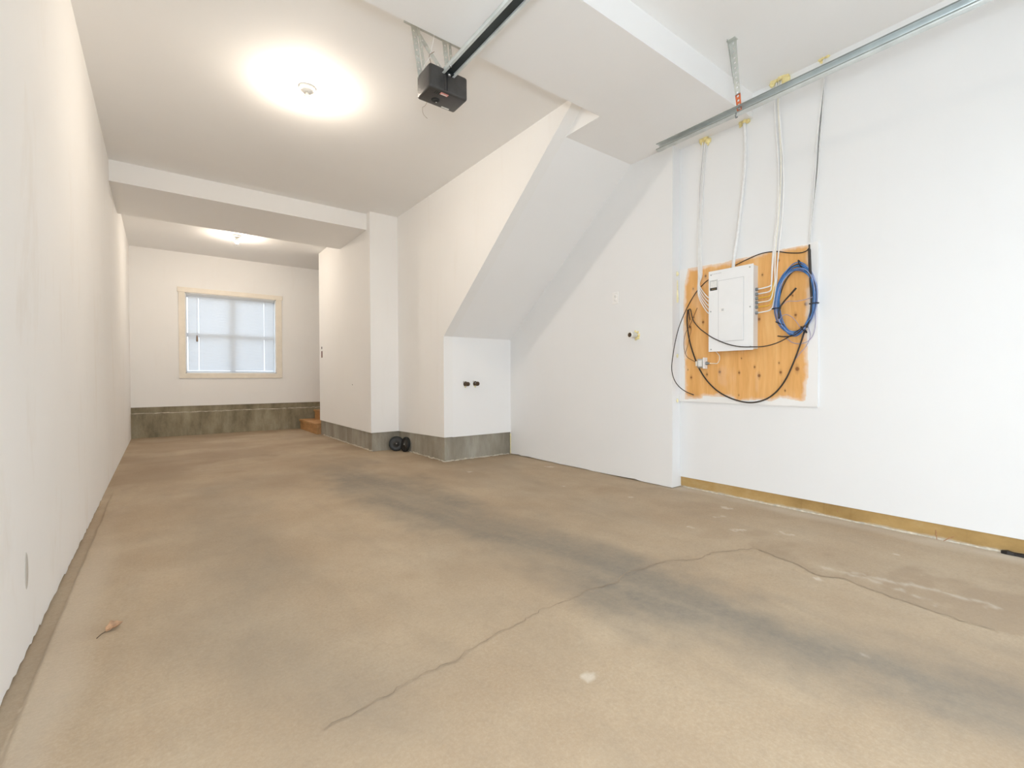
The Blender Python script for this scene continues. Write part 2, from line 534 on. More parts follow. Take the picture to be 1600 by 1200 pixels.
def floor_cols(X, Y):
    w = fbm(X * 2.2, Y * 1.4, 3) - .5
    fine = fbm(X * 9, Y * 9, 11) - .5
    d = seg_dist(X, Y, TYRE)
    ty = 1 - sstep(-.02, .52, d + w * .62 + fine * .28)
    ty = ty * (.22 + .85 * fbm(X * 8 + Y * 1.2, Y * 1.5, 23, 6)) * sstep(6.6, 4.6, Y)
    d2 = seg_dist(X, Y, TYRE2)
    ty2 = (1 - sstep(.0, .42, d2 + w * .4)) * .42 * (.4 + .8 * fbm(X * 4, Y * 4, 31))
    R = np.clip(ty * 1.22 + ty2, 0, 1) + .16 * sstep(.52, .72, fbm(X * 1.1, Y * .8, 51))
    # brown damp patches with ragged edges
    G = .46 * sstep(3.4, 6.6, Y) * sstep(.36, .66, fbm(X * 1.3 + 4, Y * 2.2, 7, 5)) + .16 * sstep(.50, .70, fbm(X * 2.1, Y * 1.6, 19, 5))
    for k, (u, v, du, dv, am) in enumerate(DAMP):
        c = f2(u, v); a = f2(u + du, v); b = f2(u, v + dv)
        ra = math.hypot(a[0] - c[0], a[1] - c[1]); rb = math.hypot(b[0] - c[0], b[1] - c[1])
        ux, uy = (a[0] - c[0]) / ra, (a[1] - c[1]) / ra
        vx, vy = (b[0] - c[0]) / rb, (b[1] - c[1]) / rb
        # solve oblique coordinates
        det = ux * vy - uy * vx
        p = ((X - c[0]) * vy - (Y - c[1]) * vx) / det / ra
        q = (ux * (Y - c[1]) - uy * (X - c[0])) / det / rb
        rr = np.hypot(p, q) + (fbm(X * 5, Y * 5, 60 + k, 5) - .5) * 2.6
        G = np.maximum(G, am * (1 - sstep(.35, 1.05, rr)))
    ins = in_poly(X + w * .06, Y + fine * .05, PATCH).astype(float)
    G = np.maximum(G, ins * (.05 + .40 * sstep(.42, .62, fbm(X * 5, Y * 6, 77, 6))))
    dc = seg_dist(X, Y, CRACK2)
    G = np.maximum(G, ins * .34 * (1 - sstep(.02, .15, dc + fine * .16)))
    B = np.zeros_like(X)
    B = np.maximum(B, .36 * (1 - sstep(.0, .05, seg_dist(X + w * .12, Y + fine * .12, STREAK) + (fbm(X * 30, Y * 30, 15) - .4) * .10)))
    B = np.maximum(B, .30 * (1 - sstep(.0, .04, seg_dist(X + w * .12, Y + fine * .12, STREAK2) + (fbm(X * 30, Y * 30, 16) - .4) * .10)))
    for k, (u, v, r) in enumerate(SCUFF):
        c = f2(u, v); a = f2(u + r, v)
        ra = math.hypot(a[0] - c[0], a[1] - c[1])
        ux, uy = (a[0] - c[0]) / ra, (a[1] - c[1]) / ra
        p = (X - c[0]) * ux + (Y - c[1]) * uy; q = -(X - c[0]) * uy + (Y - c[1]) * ux
        rr = np.hypot(p, q * 1.3) / ra + (fbm(X * 26, Y * 26, 90 + k, 5) - .5) * 3.0
        B = np.maximum(B, .5 * (1 - sstep(.1, .8, rr)))
    # dusty rim along the right footing and the left wall channel
    B = np.maximum(B, .42 * sstep(3.60, 3.76, X + w * .2) * (Y < 2.6) * (.5 + fbm(X * 8, Y * 5, 5)))
    B = np.maximum(B, .20 * (1 - sstep(.0, .12, np.abs(X + .30) + w * .12)) * sstep(5, 3, Y + w * 2))
    ch = (X < XL + .052 + (fbm(X * 0 + 3, Y * 6, 9) - .5) * .012) & (Y < 4.9)
    R = np.where(ch, .30 * sstep(4.9, 3.2, Y), R); B = np.where(ch, 0, B)
    return np.stack([np.clip(R, 0, .9), np.clip(G, 0, .8), np.clip(B, 0, .9)], -1)


def floor_3d(X, Y):
    Z = (fbm(X * 3, Y * 3, 41) - .5) * .004
    chan = sstep(XL + .062, XL + .050, X + (fbm(X * 0 + 3, Y * 6, 9) - .5) * .012) * sstep(5.6, 4.8, Y)
    Z = Z - .016 * chan
    return np.stack([X, Y, Z], -1)


xs = np.concatenate([np.arange(-.47, -.33, .006), np.arange(-.33, 3.86, .0135)])
ys = np.concatenate([np.arange(YF - .1, 4.6, .0135), np.arange(4.6, 10.2, .03)])
floor = grid_mesh('floor', xs, ys, None, 'wear', floor_cols, 'floor_concrete', floor_3d); struct(floor)
slab = MB().box(-.47, 4.2, YF - .1, 10.2, -.2, -.03).build('slab', 'concrete_kerb', floor)


def ribbon(pts, w0, w1, seed):
    rnd = random.Random(seed)
    P = [Vector((x, y, 0)) for x, y in pts]
    fine = []
    for a, b in zip(P[:-1], P[1:]):
        n = max(2, int((b - a).length / .022))
        for k in range(n):
            p = a.lerp(b, k / n); q = (b - a).normalized()
            fine.append(p + Vector((-q.y, q.x, 0)) * rnd.uniform(-.009, .009))
    fine.append(P[-1])
    vs = []; fs = []
    for i, p in enumerate(fine):
        t = fine[min(i + 1, len(fine) - 1)] - fine[max(i - 1, 0)]; t.normalize()
        s = Vector((-t.y, t.x, 0)); w = rnd.uniform(w0, w1) * .5
        vs += [p + s * w + Vector((0, 0, .0030)), p - s * w + Vector((0, 0, .0030))]
    for i in range(len(fine) - 1):
        fs.append((2 * i, 2 * i + 1, 2 * i + 3, 2 * i + 2))
    return MB().add(vs, fs)


ribbon(CRACK, .002, .006, 1).build('crack', 'crack_dirt', floor)
ribbon(CRACK2, .002, .008, 2).build('crack', 'crack_dirt', floor)

# walls: bottoms of the plasterboard are cut a little raggedly above the floor
def ragged(y0, y1, ztop, zlow, zhigh, seed, step=.045):
    rnd = random.Random(seed); pts = []
    y = y0
    while y < y1:
        pts.append((y, rnd.uniform(zlow, zhigh))); y += step * rnd.uniform(.4, 1.6)
    pts.append((y1, (zlow + zhigh) / 2))
    return pts + [(y1, ztop), (y0, ztop)]


wl = MB().prism(ragged(YF, 10.25, 3.4, -.014, .002, 3), 0, XL - .15, XL).build('wall_left', 'paint_left'); struct(wl)
pc = px(41, 892, 0, XL)
MB().lathe([(.0, .0), (.030, .0), (.034, -.002), (.034, -.006)], (0, 0, 0), (1, 0, 0), 28).build('filler_patch', 'patch_filler', wl)
pat = wl.children[0]; pat.location = (XL + .0015, pc.y, pc.z); pat.scale = (1, .85, 2.1)

WX0, WX1, WZ0, WZ1 = .36, 1.816, 1.11, 2.543
wbk = MB().box(-.56, WX0, YB, 10.25, .523, 3.4).box(WX1, 4.2, YB, 10.25, .523, 3.4).box(WX0, WX1, YB, 10.25, .523, WZ0).box(WX0, WX1, YB, 10.25, WZ1, 3.4).build('wall_back', 'paint_wall'); struct(wbk)
fb = MB().box(-.56, 4.2, 10.112, 10.26, -.2, .53).build('wall_back_foundation', 'concrete_back'); struct(fb)
MB().box(-.56, 4.2, 10.078, 10.2, -.2, .416).build('kerb_step', 'concrete_back', fb)
rnd = random.Random(5)
pts = [(x, 10.082, .416 + rnd.uniform(-.004, .006)) for x in np.arange(-.40, 2.7, .05)]
MB().tube(pts, [rnd.uniform(.004, .010) for _ in pts], 6).build('mortar_bead', 'mortar', fb)

wp = MB().prism([(XA, YP), (XB + .03, YP), (XB + .03, YP + .13), (XA + .125, YP + .13), (XA + .125, YE), (XA, YE)], 2, .256, 3.4).build('wall_pier', 'paint_wall'); struct(wp)
hp = px(550.5, 601, 0, XA)
MB().lathe([(.0, 0), (.008, 0), (.010, .004)], (XA - .001, hp.y, hp.z), (1, 0, 0), 10).build('nail_hole', 'dark_hole', wp)
# strike slot near the end of that wall
sp_ = px(503.3, 553.5, 0, XA)

sl = (ZK - ZS) / (YQ - YK)
ytop = YQ - (3.4 - ZS) / sl
wst = MB().prism([(YP + .1, .256), (YP, .256), (YQ, .294), (YQ, ZS), (ytop, 3.4), (YP + .1, 3.4)], 0, XB, XB + .117).build('wall_stair_side', 'paint_wall'); struct(wst)
wse = MB().box(XB + .1172, XC + .02, YQ, YQ + .12, .29, ZS + .06).build('wall_stair_end', 'paint_bulkhead'); struct(wse)
sof = MB().prism([(YQ + .03, ZS - .03 * sl), (YK, ZK), (YK, ZK + .3), (YQ + .03, ZS + .25)], 0, XB + .1165, XC + .03).build('ceiling_stair_soffit', 'paint_bulkhead'); struct(sof)

bk = MB().prism([(XL - .02, YN), (XD + .02, YN), (XD + .02, YK), (XB + .1165, YK), (XB + .1165, 2.54), (XL - .02, 2.54)], 2, ZK, 3.4).build('ceiling_bulkhead', 'paint_bulkhead'); struct(bk)
bm_ = MB().box(XL - .02, XA + .02, Y1, Y1B, ZBEAM, 3.4).build('ceiling_beam', 'paint_ceiling'); struct(bm_)
cl = MB().box(-.56, 4.2, YF - .15, 6.9, ZC, 3.5).box(-.56, 4.2, 6.9, 10.26, ZF, 3.5).build('ceiling', 'paint_ceiling'); struct(cl)

wr = MB().prism([(YF - .1, .086), (.3, .096), (YR + .05, .094), (YR + .05, 3.4), (YF - .1, 3.4)], 0, XD, XD + .15).build('wall_right', 'paint_right'); struct(wr)
wj = MB().prism(ragged(YR, 5.1, 3.4, .004, .014, 8, .12), 0, XC, XD + .14).build('wall_right_jog', 'paint_right'); struct(wj)
bsr = MB().box(XD + .012, XD + .15, YF - .1, YR + .02, -.1, .2).build('baseboard_right', 'tan_footing'); struct(bsr, 'tan stained concrete footing strip below the near right wall')
rnd = random.Random(9)
pts = [(XD + .012 - rnd.uniform(0, .01), y, .002) for y in np.arange(.2, YR - .02, .035)]
MB().tube(pts, [rnd.uniform(.004, .012) for _ in pts], 6).build('dust_ridge', 'mortar', bsr)

fp = MB().prism([(XA + .016, YE), (XA + .016, YP + .016), (XB + .014, YP + .016), (XB + .014, YQ + .014), (XC + .05, YQ + .014), (XC + .05, YQ + .3), (XB + .3, YQ + .3), (XB + .3, YP + .3), (XA + .2, YP + .3), (XA + .2, YE)], 2, -.1, .30).build('wall_pier_foundation', 'concrete_kerb'); struct(fp)
rnd = random.Random(12)
for k, (a, b) in enumerate([((XA + .014, YE - .2), (XA + .014, YP + .014)), ((XB + .012, YP - .05), (XB + .012, YQ + .012)), ((XB + .012, YQ + .012), (XC - .02, YQ + .012))]):
    L = math.hypot(b[0] - a[0], b[1] - a[1]); n = int(L / .028)
    pts = [(a[0] + (b[0] - a[0]) * i / n + rnd.uniform(-.005, .005), a[1] + (b[1] - a[1]) * i / n + rnd.uniform(-.005, .005), rnd.uniform(.0, .012)) for i in range(n + 1)]
    MB().tube(pts, [rnd.uniform(.003, .013) for _ in pts], 6).build('mortar_bead', 'mortar', fp)
pts = [(XC - .008, YQ - .004, z) for z in np.arange(.0, .29, .03)]
MB().tube(pts, [rnd.uniform(.004, .008) for _ in pts], 6).build('adhesive_bead', 'adhesive', fp)

wld = MB().box(3.75, 3.9, 8.6, 10.25, -.2, 3.4).box(XA + .12, 3.9, YE - .13, YE, -.2, 3.4).build('wall_landing', 'paint_wall'); struct(wld)
# garage door wall behind the camera: jambs and header around a doorway added open for daylight
wf = MB().box(-.56, -.15, YF - .15, YF, -.2, 3.4).box(3.25, 4.0, YF - .15, YF, -.2, 3.4).box(-.15, 3.25, YF - .15, YF, 2.5, 3.4).build('wall_front', 'paint_right'); struct(wf)

# ------------------------------------------------------------------ window and blind
win = empty('window_1', (1.088, YB, 1.02)); struct(win)
for (x0, x1, z0, z1, y0) in [(.262, .357, 1.10, 2.55, 10.080), (1.819, 1.922, 1.10, 2.55, 10.080), (.262, 1.922, 1.018, 1.107, 10.080), (.246, 1.938, 2.546, 2.632, 10.074)]:
    MB().box(x0, x1, y0, 10.10, z0, z1).build('casing', 'casing_cream', win, bevel=.003)
for (x0, x1, z0, z1) in [(.355, .375, 1.105, 2.548), (1.801, 1.821, 1.105, 2.548), (.355, 1.821, 1.105, 1.125), (.355, 1.821, 2.528, 2.548)]:
    MB().box(x0, x1, 10.095, 10.23, z0, z1).build('jamb', 'vinyl_white', win)
for (x0, x1, z0, z1) in [(.375, .388, 1.12, 2.53), (1.788, 1.801, 1.12, 2.53), (.388, 1.788, 1.12, 1.135), (.388, 1.788, 2.475, 2.53)]:
    MB().box(x0, x1, 10.19, 10.235, z0, z1).build('window_frame', 'vinyl_white', win)
MB().box(1.045, 1.135, 10.185, 10.235, 1.13, 2.48).build('mullion', 'vinyl_white', win)
for (x0, x1) in ((.386, 1.05), (1.13, 1.79)):
    MB().box(x0, x1, 10.188, 10.235, 1.765, 1.835).build('meeting_rail', 'vinyl_white', win)
    for (z0, z1) in ((1.133, 1.77), (1.83, 2.48)):
        MB().box(x0, x1, 10.208, 10.212, z0, z1).build('pane', 'window_glass', win)

bl = empty('window_blind', (1.088, 10.13, 2.53)); tag(bl, 'white horizontal slat blind lowered over the window in the far wall', 'blind')
MB().box(.380, 1.797, 10.115, 10.15, 2.495, 2.526).build('head_rail', 'blind_slat', bl, bevel=.002)
NS = 66; Z0, Z1 = 1.165, 2.485
tilt = math.radians(61)
sv = []; sf = []
sx = [-.690, -.5335, -.5245, .5225, .5315, .690]        # routing holes for the ladder cords
for k in (-1, -.5, 0, .5, 1):
    a = k * .0125; bow = .0022 * (1 - k * k)
    y = a * math.cos(tilt) - bow * math.sin(tilt); z = a * math.sin(tilt) + bow * math.cos(tilt)
    sv += [(x, y, z) for x in sx]
for i in range(4):
    for c in range(5):
        if c in (1, 3) and i in (0, 1, 2):
            continue
        sf.append((6 * i + c, 6 * i + c + 1, 6 * i + c + 7, 6 * i + c + 6))
sm = bpy.data.meshes.new('slat'); sm.from_pydata(sv, [], sf); sm.materials.append(MAT['blind_slat'])
sm.polygons.foreach_set('use_smooth', [True] * len(sf))
for i in range(NS):
    s = bpy.data.objects.new('slat', sm); COL.objects.link(s); s.parent = bl
    s.location = (0, 0.002, Z0 + (Z1 - Z0) * i / (NS - 1) - 2.53)
MB().box(.384, 1.793, 10.122, 10.142, 1.132, 1.150).build('bottom_rail', 'blind_slat', bl, bevel=.003)
for x in (1.088 - .529, 1.088 + .527):
    MB().box(x - .002, x + .002, 10.1135, 10.1145, 1.15, 2.50).build('ladder_tape', 'blind_cord', bl)
MB().tube([(.535, 10.108, 2.49), (.533, 10.107, 2.1), (.531, 10.106, 1.78)], .0022, 6).build('pull_cord', 'blind_cord', bl)
MB().lathe([(.0, .0), (.007, .0), (.012, -.03), (.016, -.10), (.013, -.112), (.0, -.114)], (.531, 10.104, 1.79), (0, 0, 1), 12).build('tassel', 'tassel_brown', bl)

# ------------------------------------------------------------------ steps by the far wall
st = empty('wooden_steps', (2.35, 9.35, 0)); tag(st, 'two low orange-brown wooden steps at the foot of the concrete kerb', 'steps')
SY0, SY1 = 8.773, 9.99
for k, (x0, x1, z1) in enumerate([(2.205, 2.50, .195), (2.48, 2.80, .375)]):
    MB().box(x0 + .02, x0 + .058, SY0 + .001, SY1, 0, z1 - .038).build('riser', 'step_wood', st, bevel=.002)
    MB().box(x0, x0 + .142, SY0, SY1, z1 - .038, z1).build('tread', 'step_wood', st, bevel=.003)
    MB().box(x0 + .147, x1 + .01, SY0 + (.0 if k == 0 else .04), SY1, z1 - .038, z1).build('tread', 'step_wood', st, bevel=.003)
    MB().box(x0 + .058, x1, SY0 + .02, SY0 + .058, 0, z1 - .038).build('stringer', 'step_wood_end', st, bevel=.002)
    MB().box(x0 + .058, x1, SY1 - .04, SY1 - .002, 0, z1 - .038).build('stringer', 'step_wood_end', st, bevel=.002)

# ------------------------------------------------------------------ lamps
def ceiling_lamp(x, y, z, label):
    r = empty('ceiling_lamp', (x, y, z)); tag(r, label, 'lamp', 'bare bulbs on the ceiling')
    MB().lathe([(.0, .002), (.062, .002), (.064, -.010), (.056, -.022), (.036, -.028), (.030, -.040), (.024, -.042), (.0, -.042)], (x, y, z), (0, 0, 1), 32).build('lampholder', 'porcelain', r)
    MB().lathe([(.0315, -.088), (.0312, -.093), (.0290, -.104), (.0215, -.117), (.011, -.124), (.0, -.126)], (x, y, z), (0, 0, 1), 24).build('bulb', 'bulb_glow', r)
    MB().lathe([(.0, -.040), (.013, -.040), (.015, -.050), (.023, -.062), (.0288, -.073), (.0312, -.082), (.0316, -.0885), (.0, -.0885)], (x, y, z), (0, 0, 1), 24).build('bulb_shield', 'porcelain', r)  # opaque upper half of the bulb, added to hold light off the ceiling
    return r


p1 = px(480, 137, 2, ZC)
ceiling_lamp(p1.x, p1.y, ZC, 'bare lit bulb on ceiling between garage door opener and beam')
p2 = px(370, 368, 2, ZF)
ceiling_lamp(p2.x, p2.y, ZF, 'bare lit bulb on ceiling beyond the beam near window')

# ------------------------------------------------------------------ garage door opener with its rail
OX0, OX1, OY0, OY1, OZ0, OZ1 = 1.336, 1.609, 2.596, 2.775, 2.797, 2.947
op = empty('garage_door_opener', ((OX0 + OX1) / 2, (OY0 + OY1) / 2, OZ0)); tag(op, 'black garage door opener motor box hung from the ceiling with its long rail', 'door opener')
hs = MB().bevbox(OX0, OX1, OY0, OY1, OZ0, OZ1, .016, 3).build('housing', 'opener_plastic', op)
MB().box(1.452, 1.460, OY0 - .003, OY0 + .01, OZ0 + .012, OZ1 - .005).build('front_seam', 'belt_black', hs)
MB().bevbox(1.438, 1.452, OY0 - .006, OY0 + .01, OZ0 + .010, OZ1 - .004, .003, 2).build('front_rib', 'opener_plastic', hs)
MB().box(1.425, 1.478, OY0 + .016, OY0 + .040, OZ0 - .0012, OZ0 + .001).build('warning_label', 'sticker_red', hs)
MB().box(1.500, 1.556, OY1 - .030, OY1 - .018, OZ0 - .0012, OZ0 + .001).build('white_label', 'sticker_white', hs)
MB().box(1.432, 1.472, OY0 + .028, OY0 + .036, OZ0 - .0018, OZ0 - .001).build('label_panel', 'sticker_white', hs)
MB().lathe([(.0, -.002), (.012, -.002), (.014, -.004), (.026, -.004), (.029, .001)], (1.435, 2.708, OZ0), (0, 0, 1), 24).build('vent_ring', 'belt_black', hs)
MB().lathe([(.0, -.006), (.004, -.005), (.006, .0)], (1.447, 2.722, OZ0), (0, 0, 1), 12).build('indicator', 'sticker_white', hs)
for k in range(4):
    MB().box(1.39 + k * .012, 1.396 + k * .012, OY0 + .02, OY0 + .05, OZ0 - .001, OZ0 + .001).build('vent_slot', 'belt_black', hs)
RX = 1.466; RZ = 2.930
rl = MB().box(RX - .030, RX - .027, -1.1, OY0 + .05, RZ - .020, RZ + .020).box(RX + .027, RX + .030, -1.1, OY0 + .05, RZ - .020, RZ + .020).box(RX - .030, RX + .030, -1.1, OY0 + .05, RZ + .018, RZ + .021) \
    .box(RX - .044, RX - .027, -1.1, OY0 + .02, RZ - .022, RZ - .019).box(RX + .027, RX + .044, -1.1, OY0 + .02, RZ - .022, RZ - .019).build('rail', 'galvanised', op)
MB().box(RX - .0265, RX + .0265, -1.1, OY0 + .04, RZ - .012, RZ + .012).build('belt', 'rail_dark', rl)
MB().box(RX - .026, RX + .026, OY0 - .03, OY0 + .03, RZ - .024, RZ - .021).build('clamp', 'rail_dark', rl)
MB().lathe([(.0, -.030), (.007, -.030), (.008, -.022)], (RX - .034, OY0 - .09, RZ), (0, 0, 1), 10).build('bolt', 'steel', rl)
MB().lathe([(.0, -.032), (.009, -.032), (.010, -.022)], (RX, OY0 - .012, RZ), (0, 0, 1), 10).build('bolt', 'steel', rl)


def perforated(p0, p1, wdir, width, hole=.28, cell=None, taper=1.0):
    """steel strip with a row of holes from p0 to p1"""
    p0, p1, wdir = Vector(p0), Vector(p1), Vector(wdir)
    t = p1 - p0; L = t.length; t.normalize()
    s = (wdir - t * wdir.dot(t)).normalized(); nrm = s.cross(t)
    n = max(1, round(L / (cell or width))); c = L / n
    mb = MB()
    for side in (0, 1):
        vs = []; fs = []
        for i in range(n):
            b = len(vs)
            w = width * (1 + (taper - 1) * (i + .5) / n)
            w0 = width * (1 + (taper - 1) * i / n); w1 = width * (1 + (taper - 1) * (i + 1) / n)
            outer = [(-.5 * w0, 0), (0, 0), (.5 * w0, 0), (.5 * w, .5), (.5 * w1, 1), (0, 1), (-.5 * w1, 1), (-.5 * w, .5)]
            ang = [225, 270, 315, 0, 45, 90, 135, 180]
            hr = hole * min(w, c)
            for (a, q), an in zip(outer, ang):
                vs.append(p0 + t * (i + q) * c + s * a + nrm * (.0016 * side))
            for an in ang:
                an = math.radians(an)
                vs.append(p0 + t * ((i + .5) * c + math.sin(an) * hr) + s * math.cos(an) * hr + nrm * (.0016 * side))
            for k in range(8):
                fs.append((b + k, b + (k + 1) % 8, b + 8 + (k + 1) % 8, b + 8 + k))
        mb.add(vs, fs)
    return mb


# hanger straps: two verticals, a cross angle on the ceiling and a diagonal
hb = [((1.362, OY1 - .03, OZ1 - .10), (1.300, OY1 - .02, ZC), (1, 0, 0), .034),
      ((1.372, OY1 - .06, OZ1 - .05), (1.312, OY1 - .055, ZC), (0, 1, 0), .030),
      ((1.56, OY1 - .03, OZ1 - .02), (1.525, OY1 - .02, ZC), (1, 0, 0), .034),
      ((1.575, OY1 - .06, OZ1 - .02), (1.540, OY1 - .055, ZC), (0, 1, 0), .030),
      ((1.300, OY1 - .02, ZC - .02), (1.545, OY1 - .03, OZ1 + .04), (1, 0, 1), .030)]
for a, b, w, wd in hb:
    perforated(a, b, w, wd, .2, .038).build('hanger_strap', 'galvanised_pale', op)
MB().box(1.24, 1.66, OY1 - .055, OY1 - .02, ZC - .004, ZC + .001).box(1.24, 1.66, OY1 - .023, OY1 - .02, ZC - .036, ZC).build('ceiling_angle', 'galvanised_pale', op)
a_ = fl_px(672, 160, 2.80); b_ = fl_px(656, 186, 2.70)
aw = [(1.388, 2.735, 2.802), (1.386, 2.738, 2.775), (1.376, 2.742, 2.755), (1.362, 2.744, 2.742), (1.360, 2.744, 2.722), (1.366, 2.744, 2.70), (1.378, 2.742, 2.688), (1.392, 2.74, 2.678)]
MB().tube(spline(aw, 6), .0009, 5).build('antenna_wire', 'cable_brown', op)
MB().tube(spline([(1.530, OY0 + .03, OZ1 - .005), (1.535, OY0 - .03, OZ1 + .01), (1.530, OY0 - .10, OZ1 + .02), (1.525, OY0 - .22, OZ1 + .015), (1.50, OY0 - .36, OZ1 + .005)], 8), .003, 6).build('power_cord', 'cable_black', op)
MB().tube(spline([(1.365, OY1 - .05, OZ1 - .06), (1.350, OY1 - .07, OZ1 + .02), (1.372, OY1 - .10, OZ1 + .07), (1.385, OY1 - .09, OZ1 + .10), (1.40, OY1 - .10, OZ1 + .18), (1.425, OY1 - .10, ZC)], 8), .0022, 6).build('bell_wire', 'cable_white', op)
MB().tube(spline([(1.360, OY1 - .06, OZ1 - .02), (1.365, OY1 - .08, OZ1 + .03), (1.39, OY1 - .09, OZ1 + .05), (1.375, OY1 - .10, OZ1 + .09), (1.41, OY1 - .10, OZ1 + .13)], 8), .0016, 6).build('bell_wire', 'cable_brown', op)

# ------------------------------------------------------------------ overhead door track on the right
TX = 3.1; TZ0, TZ1 = 2.752, 2.806
tk = empty('door_track', (TX, 1.6, TZ0)); tag(tk, 'galvanised overhead door track running under the bulkhead above the cables', 'door track')
prof = [(-.012, 0), (-.018, .006), (-.018, .012), (-.012, .016), (.014, .016), (.018, .020), (.018, .046), (.014, .052), (-.010, .052), (-.018, .056), (-.020, .050),
        (-.016, .046), (.008, .046), (.012, .042), (.012, .026), (.008, .022), (-.014, .022), (-.022, .016), (-.022, .003), (-.014, -.004)]
# J-shaped section: bottom lip, web and top flange
sec = [(-.024, .010), (-.020, .0), (.004, -.003), (.020, .004), (.024, .014), (.024, .040), (.016, .050), (-.006, .054), (-.022, .052)]
vs = []; fs = []
for y in (2.213, -.82):
    for (dx, dz) in sec:
        vs.append((TX + dx, y, TZ0 + dz))
n = len(sec)
for k in range(n - 1):
    fs.append((k, k + 1, n + k + 1, n + k))
tr_o = MB().add(vs, fs, True).build('track_rail', 'galvanised', tk)
md = tr_o.modifiers.new('gauge', 'SOLIDIFY'); md.thickness = .002
MB().box(TX - .026, TX - .022, -.82, 2.213, TZ0 + .008, TZ0 + .013).build('track_lip', 'track_edge', tk)
MB().box(TX - .025, TX - .020, -.82, 2.213, TZ0 + .050, TZ0 + .055).build('track_lip', 'track_edge', tk)
# curve down behind the camera
arc = [(TX, -.82 - .35 * math.sin(a), TZ0 + .025 - .35 + .35 * math.cos(a)) for a in np.linspace(0, math.pi / 2, 9)] + [(TX, -1.17, .05)]
MB().tube(arc, .024, 8).build('track_bend', 'galvanised', tk)
sy = 1.577
perforated((TX + .002, sy, TZ1 - .03), (TX + .002, sy + .012, TZ1 + .09), (0, 1, 0), .030, .26, .03, 1.2).build('hanger_foot', 'rust_orange', tk)
perforated((TX + .002, sy + .012, TZ1 + .085), (TX + .002, sy + .045, ZC), (0, 1, 0), .036, .22, .036, 1.25).build('hanger_angle', 'galvanised_pale', tk)
perforated((TX - .016, sy + .030, TZ1 + .16), (TX - .026, sy + .065, ZC), (1, .2, 0), .012, .2, .036, 3.6).build('hanger_angle', 'galvanised_pale', tk)
MB().box(TX - .03, TX + .012, sy + .015, sy + .075, ZC - .003, ZC + .001).build('ceiling_plate', 'galvanised_pale', tk)
MB().tube([(TX - .022, sy + .01, TZ0 + .01), (TX - .03, sy + .01, TZ0 - .012), (TX - .02, sy + .012, TZ0 - .022), (TX - .005, sy + .01, TZ0 - .012)], .004, 6).build('hook', 'connector', tk)
MB().lathe([(.0, -.008), (.009, -.008), (.010, .0)], (TX + .002, sy, TZ1 - .012), (1, 0, 0), 10).build('bolt', 'steel', tk)

# ------------------------------------------------------------------ electrical board on the right wall
def W(u, v, off=0.0):
    return px(u, v, 0, XD - off)


BT = .018
bY0, bY1, bZ0, bZ1 = W(1279, 634).y, YR - .003, .783, 1.975
ORANGE = [(200, 215), (330, 195), (440, 175), (500, 158), (640, 126), (760, 98), (860, 82), (990, 58), (1015, 60), (1012, 160), (1020, 330), (1015, 480), (1000, 600), (993, 700), (1003, 800), (1004, 900), (996, 1000), (985, 1090),
          (960, 1105), (820, 1076), (760, 1100), (690, 1094), (520, 1100), (500, 1078), (300, 1066), (295, 1085), (180, 1086), (176, 800), (168, 560), (176, 330)]
ORP = []
for a, b in ORANGE:
    p = W(1030 + a / 4.286, 370 + b / 4.286); ORP.append((p.y, p.z))
KN = [(318, 265, 9), (235, 350, 7), (302, 573, 10), (215, 605, 11), (806, 160, 9), (698, 257, 7), (676, 552, 11), (920, 525, 10), (990, 452, 11), (900, 395, 6), (222, 942, 9), (328, 922, 9), (412, 905, 12),
      (543, 910, 8), (646, 872, 7), (676, 930, 12), (820, 908, 10), (810, 845, 6), (930, 885, 14), (200, 890, 5), (240, 540, 5), (558, 815, 5), (540, 1060, 5), (850, 1030, 6)]
KNP = []
for a, b, r in KN:
    p = W(1030 + a / 4.286, 370 + b / 4.286); KNP.append((p.y, p.z, r * .0013))


def board_cols(Y, Z):
    n = fbm(Y * 22, Z * 22, 5) - .5; n2 = fbm(Y * 6, Z * 30, 8) - .5
    o = in_poly(Y + n * .016, Z + n2 * .022, ORP).astype(float)
    wash = np.zeros_like(Y)
    d = seg_dist(Y, Z, ORP + ORP[:1])
    wash = (1 - sstep(.0, .035, d + n * .04)) * .55
    thin = sstep(.62, .75, fbm(Y * 9, Z * 3, 14)) * .10
    Rm = np.where(o > .5, np.maximum(wash, thin), 1.0)
    G = np.zeros_like(Y)
    for (ky, kz, r) in KNP:
        rr = np.hypot((Y - ky) * 1.15, Z - kz) / r
        G = np.maximum(G, (1 - sstep(.55, 1.15, rr + n * .5)) * .85)
        G = np.maximum(G, (1 - sstep(1.0, 2.4, np.hypot((Y - ky) * 1.8, (Z - kz) * .8) / r)) * .22)
    return np.stack([Rm, G, G * 0], -1)


pb = empty('plywood_board', (XD, (bY0 + bY1) / 2, bZ0)); tag(pb, 'orange plywood backing board with white painted edges on the right wall', 'board')
ys_ = np.arange(bY0, bY1 + .002, .0045); zs_ = np.arange(bZ0, bZ1 + .002, .0045)
fc = grid_mesh('face_veneer', ys_, zs_, None, 'board', board_cols, 'plywood', lambda Y, Z: np.stack([np.full_like(Y, 0) - BT, Y - (bY0 + bY1) / 2, Z - bZ0], -1))
fc.parent = pb
MB().box(XD - BT + .0006, XD, bY0, ys_[-1], bZ0, zs_[-1]).build('core', 'paint_right', pb)


def blobs(name, spec, label, cat, group=None, mat='spray_foam'):
    mb = MB(); c = None
    for k, (u, v, r, off) in enumerate(spec):
        p = W(u, v, off); c = c or p
        mb.blob(p, r, seed=k + int(u), sub=2, rough=.28, scale=(.8, 1, 1))
    o = mb.build(name, mat); tag(o, label, cat, group); return o


